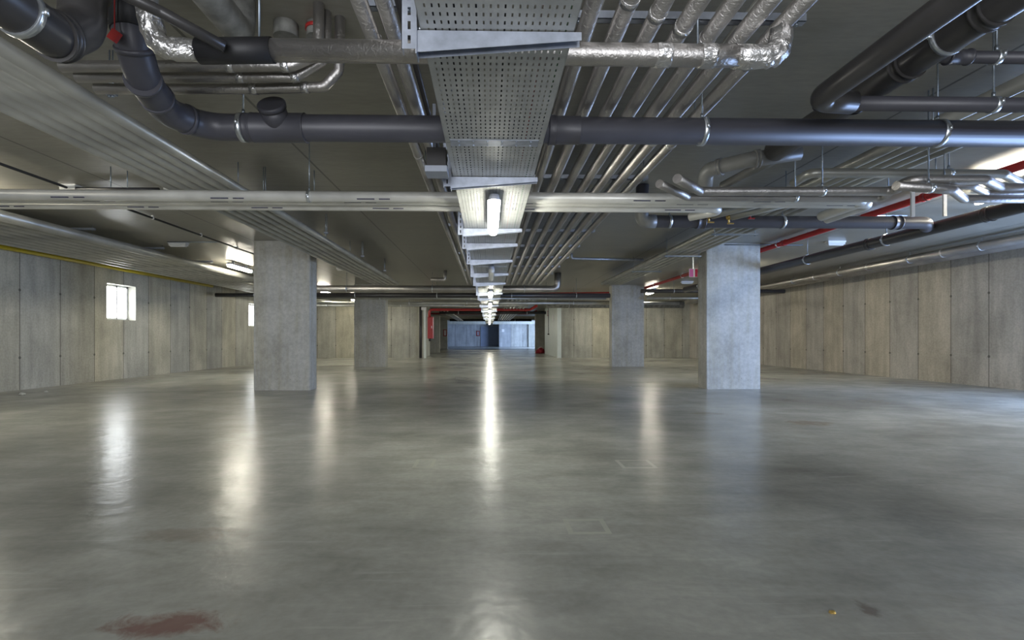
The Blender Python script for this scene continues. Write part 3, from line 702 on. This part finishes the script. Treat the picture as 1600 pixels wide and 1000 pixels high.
hz('foil pipe tucked between the kinked ones at the right edge', [(1420, 291), (1520, 291), (1540, 302), (1680, 302)], .030, 1.28)
# valves at the right
def valve(px, py, y, label, mat, dirx=.22):
    p_ = pY(px, py, y); r_ = thing('valve', p_, label, 'valve', 'small valves at right')
    e = p_+V((dirx*1.6, -.37, .04))
    mk('pipe_stub', tube([p_, e], .045, seg=18), M['jacket'], r_)
    d_ = (p_-e).normalized()
    mk('valve_body', tube([p_-d_*.0, p_+d_*.05], .03, seg=14), M[mat], r_)
    b = bmesh.new(); add_tube(b, [p_+d_*.03, p_+d_*.03-V((0, 0, .07))], .010, seg=8); add_box(b, p_.x-.035, p_.x+.035, p_.y+d_.y*.03-.008, p_.y+d_.y*.03+.008, p_.z-.08, p_.z-.068)
    mk('handle', b, M[mat], r_)
valve(1112, 336, 5.45, 'brass drain cock on a pipe stub, left one below the kinked foil pipes', 'brass')
valve(1143, 338, 5.5, 'brass drain cock on a pipe stub, right one below the kinked foil pipes', 'brass')
valve(1176, 330, 5.55, 'small red-handled valve right of the two brass drain cocks', 'red', .12)
# ------------------------------------------------------------------ red sprinkler main
xs_ = 5.50
pipe('sprinkler_pipe', [(xs_-.05, 2.0, 2.77), (xs_+.05, 19.9, 2.77), (1.3, 20.1, 2.72)], .045, 'red', 'long red sprinkler pipe running lengthwise right of the bundle, passing behind the near column', clamps=(4.0, 5.6, 7.6, 10, 12.5, 15), couplings=(4.3, 7.4), cw=.09, seg=18)
zr = pY(750, 484, 24.8).z
rp = pipe('sprinkler_pipe', [pY(671, 496, 25.2), pY(671, 484, 25.2), pY(828, 484, 25.2), pY(838, 478, 24.6)], .065, 'red', 'red pipe crossing the mouth of the corridor, dropping into the tall red cabinet', br=.15, couplings=(3.0, 5.0), cw=.12, seg=16)
pipe('sprinkler_pipe', [pY(672, 490, 34), pY(826, 490, 34), pY(838, 486, 33)], .06, 'red', 'thin red pipe crossing inside the corridor, behind the front red one', seg=12)
# ------------------------------------------------------------------ crossing pipes in the back
def cross(name, x0, x1, y, H, r2, mat, label, ends=(), cat='pipe', cl=()):
    pts = [V((x0, y, 1+H)), V((x1, y, 1+H))]
    if 'upR' in ends: pts.append(V((x1, y, CEIL)))
    if 'upL' in ends: pts.insert(0, V((x0, y, CEIL)))
    pipe(name, pts, r2, mat, label, cat, br=r2*1.6, clamps=cl, seg=18)
cross('foil_pipe', -6.0, 1.95, 14.5, 1.385, .095, 'foil', 'thick silver pipe crossing where the bundles end, turned up beside the tray', ('upR',), cl=(2.0, 4.4, 7))
cross('drain_pipe', -5.6, 3.75, 15.8, 1.31, .075, 'pvcd', 'dark pipe crossing just behind the thick silver one', cl=(1.5, 4, 6.3, 8.3))
cross('foil_pipe', -6.6, 3.9, 17.0, 1.31, .040, 'jacket', 'slim silver pipe crossing behind the dark crossing pipe', cl=(3, 6, 8.5))
cross('foil_pipe', -6.3, 7.0, 18.7, 1.27, .055, 'jacket', 'silver pipe crossing just behind the further columns', cl=(1.2, 3.4, 5.5, 9.4, 11.6))
cross('air_duct', 2.6, 8.8, 23.0, 1.51, .16, 'dirty', 'thick grey duct crossing before the back wall on the right', cat='duct', cl=(1.0, 4.2))
cross('air_duct', -8.6, -.6, 23.2, 1.50, .09, 'jacket', 'pale duct crossing before the back wall on the left', cat='duct', cl=(1.0, 5.2))
cross('foil_pipe', -8.6, 1.6, 21.0, 1.33, .05, 'jacket', 'slim silver pipe crossing before the back wall on the left', cl=(2.0, 5, 7.6))
cross('drain_pipe', -2.6, 3.0, 26.9, 1.33, .08, 'black', 'black pipe crossing inside the corridor mouth', cl=(1.0, 4.6))
cross('drain_pipe', -3.3, 3.6, 43.2, 1.50, .10, 'black', 'black pipe crossing deep in the corridor', cl=(1.0, 5.5))
cross('drain_pipe', 4.6, 9.0, 15.4, 1.42, .06, 'pvcd', 'dark pipe crossing between the right columns', cl=(1, 2.6))
cross('foil_pipe', 5.4, 9.0, 17.4, 1.36, .05, 'jacket', 'silver pipe crossing between the right columns, behind the dark one', cl=(.8, 2.1))
conduit([(-1.6, 14.1, 2.60), (-1.2, 14.1, 2.60), (-1.2, 14.1, CEIL-.005)], .05, 'foil', 'small shiny pipe end turning up to the ceiling above the thick silver crossing pipe')
for i in range(7):
    x = .75+.155*i
    pipe('foil_pipe', [(x, 19.4, 2.46), (x, 42.0, 2.46)], .045, 'jacket', 'pipe continuing into the corridor right of the tray, %s of seven from the tray' % ORD[i], group='seven pipes continuing into the corridor', seg=10)
for i in range(3):
    x = -2.5+.17*i
    pipe('foil_pipe', [(x, 26.0, 2.42), (x, 42.0, 2.42)], .05, 'jacket', 'pipe in the corridor left of the tray, %s of three from the wall' % ORD[i], group='three pipes in the corridor on the left', seg=10)
# ------------------------------------------------------------------ signs, fire gear, bits
def sign(name, c, wd, ht, label, cat='sign', face=(0, -1, 0)):
    r_ = thing(name, c, label, cat); c = V(c)
    mk('panel', box(c.x-wd/2, c.x+wd/2, c.y-.006, c.y+.006, c.z-ht/2, c.z+ht/2), M['signred'], r_)
    return r_
c = pY(1083.5, 426.5, 10.15)
s_ = thing('fire_sign', c, 'small red and pink fire sign with a white stripe, beside the near right column', 'sign')
b = bmesh.new(); add_box(b, c.x-.085, c.x+.085, c.y, c.y+.012, c.z-.085, c.z+.085); mk('panel', b, M['white'], s_)
mk('pink_field', box(c.x-.078, c.x-.002, c.y-.004, c.y-.0005, c.z-.078, c.z+.078), M['signpink'], s_)
mk('red_field', box(c.x+.030, c.x+.080, c.y-.004, c.y-.0005, c.z-.078, c.z+.078), M['signred'], s_)
mk('sign_bracket', box(c.x-.01, c.x+.01, c.y+.012, c.y+.03, c.z, CEIL), M['steel'], s_)
def framed(px, py, y, wd, ht, label, inner='white', name='fire_sign'):
    c = pY(px, py, y); r_ = thing(name, c, label, 'sign'); b = bmesh.new(); t_ = min(wd, ht)*.22
    for a_ in ((-wd/2, wd/2, ht/2-t_, ht/2), (-wd/2, wd/2, -ht/2, -ht/2+t_), (-wd/2, -wd/2+t_, -ht/2, ht/2), (wd/2-t_, wd/2, -ht/2, ht/2)):
        add_box(b, c.x+a_[0], c.x+a_[1], y-.05, y-.01, c.z+a_[2], c.z+a_[3])
    mk('red_frame', b, M['red'], r_); mk('white_panel', box(c.x-wd/2+t_, c.x+wd/2-t_, y-.03, y-.01, c.z-ht/2+t_, c.z+ht/2-t_), M[inner], r_)
framed(695.5, 520, 46.98, .32, .62, 'red-framed white panel on the pale wall at the left of the corridor')
framed(747, 521, 60.98, .40, .62, 'red-framed panel on the bluish far wall left of the dark door', 'grey')
framed(702, 503.5, 60.98, .22, .18, 'tiny red sign high on the left corridor wall', 'signred')
c = pY(786, 516.5, 57.98); tag(mk('notice', box(c.x-.15, c.x+.15, 57.96, 57.99, c.z-.16, c.z+.16), M['white'], loc=c), 'small white notice on the far bluish wall right of the dark door', 'sign')
# side-wall sign and pull cord at right corridor wall (faces -x)
r_ = thing('fire_sign', (3.49, 30.2, 2.45), 'small red-framed sign high on the white corridor wall at right', 'sign')
b = bmesh.new()
for a_ in ((29.95, 30.45, 2.55, 2.60), (29.95, 30.45, 2.30, 2.35), (29.95, 30.02, 2.3, 2.6), (30.38, 30.45, 2.3, 2.6)): add_box(b, 3.475, 3.495, *a_)
mk('red_frame', b, M['red'], r_); mk('white_panel', box(3.485, 3.497, 30.02, 30.38, 2.35, 2.55), M['white'], r_)
r_ = thing('pull_cord', (3.42, 29.4, CEIL), 'dark pull cord with a knob hanging before the white corridor wall', 'cord')
mk('cord', tube([V((3.42, 29.4, CEIL)), V((3.42, 29.4, 1.25))], .018, seg=6), M['cable'], r_); mk('knob', tube([V((3.42, 29.4, 1.25)), V((3.42, 29.4, 1.18))], .05, seg=10), M['cable'], r_)
tag(mk('notice', box(3.48, 3.498, 27.6, 28.1, 1.95, 2.25), M['white'], loc=(3.49, 27.8, 2.1)), 'white notice on the white corridor wall at right', 'sign')
# door in the far wall
dr_ = struct('door_1', box(-.98, 1.10, 60.9, 60.99, 0, 2.35), plain('blue_grey_door', (.30, .36, .48), .5, 0, .08, 3))
mk('door_leaf', box(-.05, 1.05, 60.85, 60.9, .02, 2.3), plain('grey_door_leaf', (.26, .31, .42), .5, 0, .06, 3), dr_)
# red cabinet and dark down pipe left of the corridor
c = pY(672, 513, 25.2)
r_ = thing('hose_cabinet', (c.x, 25.4, c.z), 'tall red fire cabinet on the wall left of the corridor mouth', 'cabinet')
z0, z1 = pY(672, 529, 25.2).z, pY(672, 495, 25.2).z
mk('cabinet_body', box(c.x-.13, c.x+.13, 25.25, 25.62, z0, z1), M['red'], r_); mk('cabinet_door', box(c.x-.115, c.x+.115, 25.22, 25.25, z0+.03, z1-.03), M['red'], r_)
mk('handle', box(c.x+.06, c.x+.085, 25.19, 25.22, c.z, c.z+.12), M['white'], r_)
mk('drain_valve', tube([V((c.x-.03, 25.4, z0)), V((c.x-.03, 25.4, z0-.13))], .06, seg=12), M['black'], r_)
a = pY(658, 520, 25.5); pipe('down_pipe', [(a.x-.03, 25.55, 0), (a.x-.03, 25.55, 2.55)], .07, 'pvcd', 'dark vertical down pipe beside the corridor mouth on the left', seg=16)
a = pY(664, 520, 25.4); r_ = thing('post', (a.x, 25.45, 0), 'slim pale post with a broader head between down pipe and red cabinet', 'post')
mk('shaft', box(a.x-.05, a.x+.05, 25.35, 25.5, 0, 2.38), M['doorw'], r_); mk('head', box(a.x-.17, a.x+.06, 25.3, 25.5, 2.38, 2.52), M['white'], r_)
# red bag on the floor
from mathutils import noise as mn
c = pt(844.5, 552, -1); c.z = 0
r_ = thing('bag', c, 'crumpled red bag lying on the floor by the right corridor wall', 'bag')
def lump(cx, cy, cz, rx, ry, rz, seed):
    bm = bmesh.new(); bmesh.ops.create_icosphere(bm, subdivisions=4, radius=1)
    for v in bm.verts:
        n = mn.noise(v.co*1.8+V((seed, 0, 0)))*.35+mn.noise(v.co*4+V((0, seed, 0)))*.15
        v.co *= 1+n; v.co = V((cx+v.co.x*rx, cy+v.co.y*ry, max(0.0, cz+v.co.z*rz)))
    for f in bm.faces: f.smooth = True
    return bm
mk('bag_body', lump(c.x, c.y, .15, .26, .22, .19, 3), M['redf'], r_)
mk('bag_flap', lump(c.x-.18, c.y-.05, .08, .15, .14, .12, 9), M['redf'], r_)
mk('handle', tube(fillet([V((c.x-.15, c.y, .2)), V((c.x-.08, c.y, .42)), V((c.x+.1, c.y, .42)), V((c.x+.16, c.y, .2))], .1), .025, seg=8), plain('pale_strap', (.5, .45, .42), .6, 0, .1, 8), r_)
# crumbs of debris on the floor
for k, (px, py, s, lab) in enumerate(((1301, 958, .012, 'small brown crumb of debris on the floor at lower right'), (985, 605, .02, 'pale crumb of mortar on the floor between the columns'),
        (35, 617, .05, 'pale mortar lump on the floor at the foot of the left wall'), (72, 613, .035, 'smaller mortar lump on the floor by the left wall'), (300, 578, .05, 'mortar crumb on the floor below the first window'))):
    c = pt(px, py, -1); c.z = 0; bm = lump(c.x, c.y, s*.3, s, s*.8, s*.5, k)
    tag(mk('debris', bm, M['plaster'] if k else M['brass'], loc=c), lab, 'debris')
# small rods with tips hanging from the ceiling
for k, (px, py, Hh) in enumerate(((173, 262, 1.84), (199, 263, 1.84), (372, 255, 1.84), (491, 268, 1.84), (509, 356, 1.84), (547, 378, 1.84), (1388, 260, 1.84), (1462, 240, 1.84))):
    p_ = pt(px, py, Hh); tag(mk('hanger_rod', tube([V((p_.x, p_.y, CEIL)), V((p_.x, p_.y, CEIL-.22))], .006, seg=6), M['rod'], loc=(p_.x, p_.y, CEIL)),
        ['loose rod above the pale crossing pipes, leftmost', 'loose rod above the pale crossing pipes, second from the left', 'loose rod right of the left bundle, above the crossing pipes', 'loose rod above the crossing pipes near the ceiling seam',
         'loose rod past the crossing pipes right of the left bundle', 'loose rod further along the left bundle', 'loose rod behind the thick dark drain at right', 'loose rod right of the thick drain clamp at right'][k], 'rod')
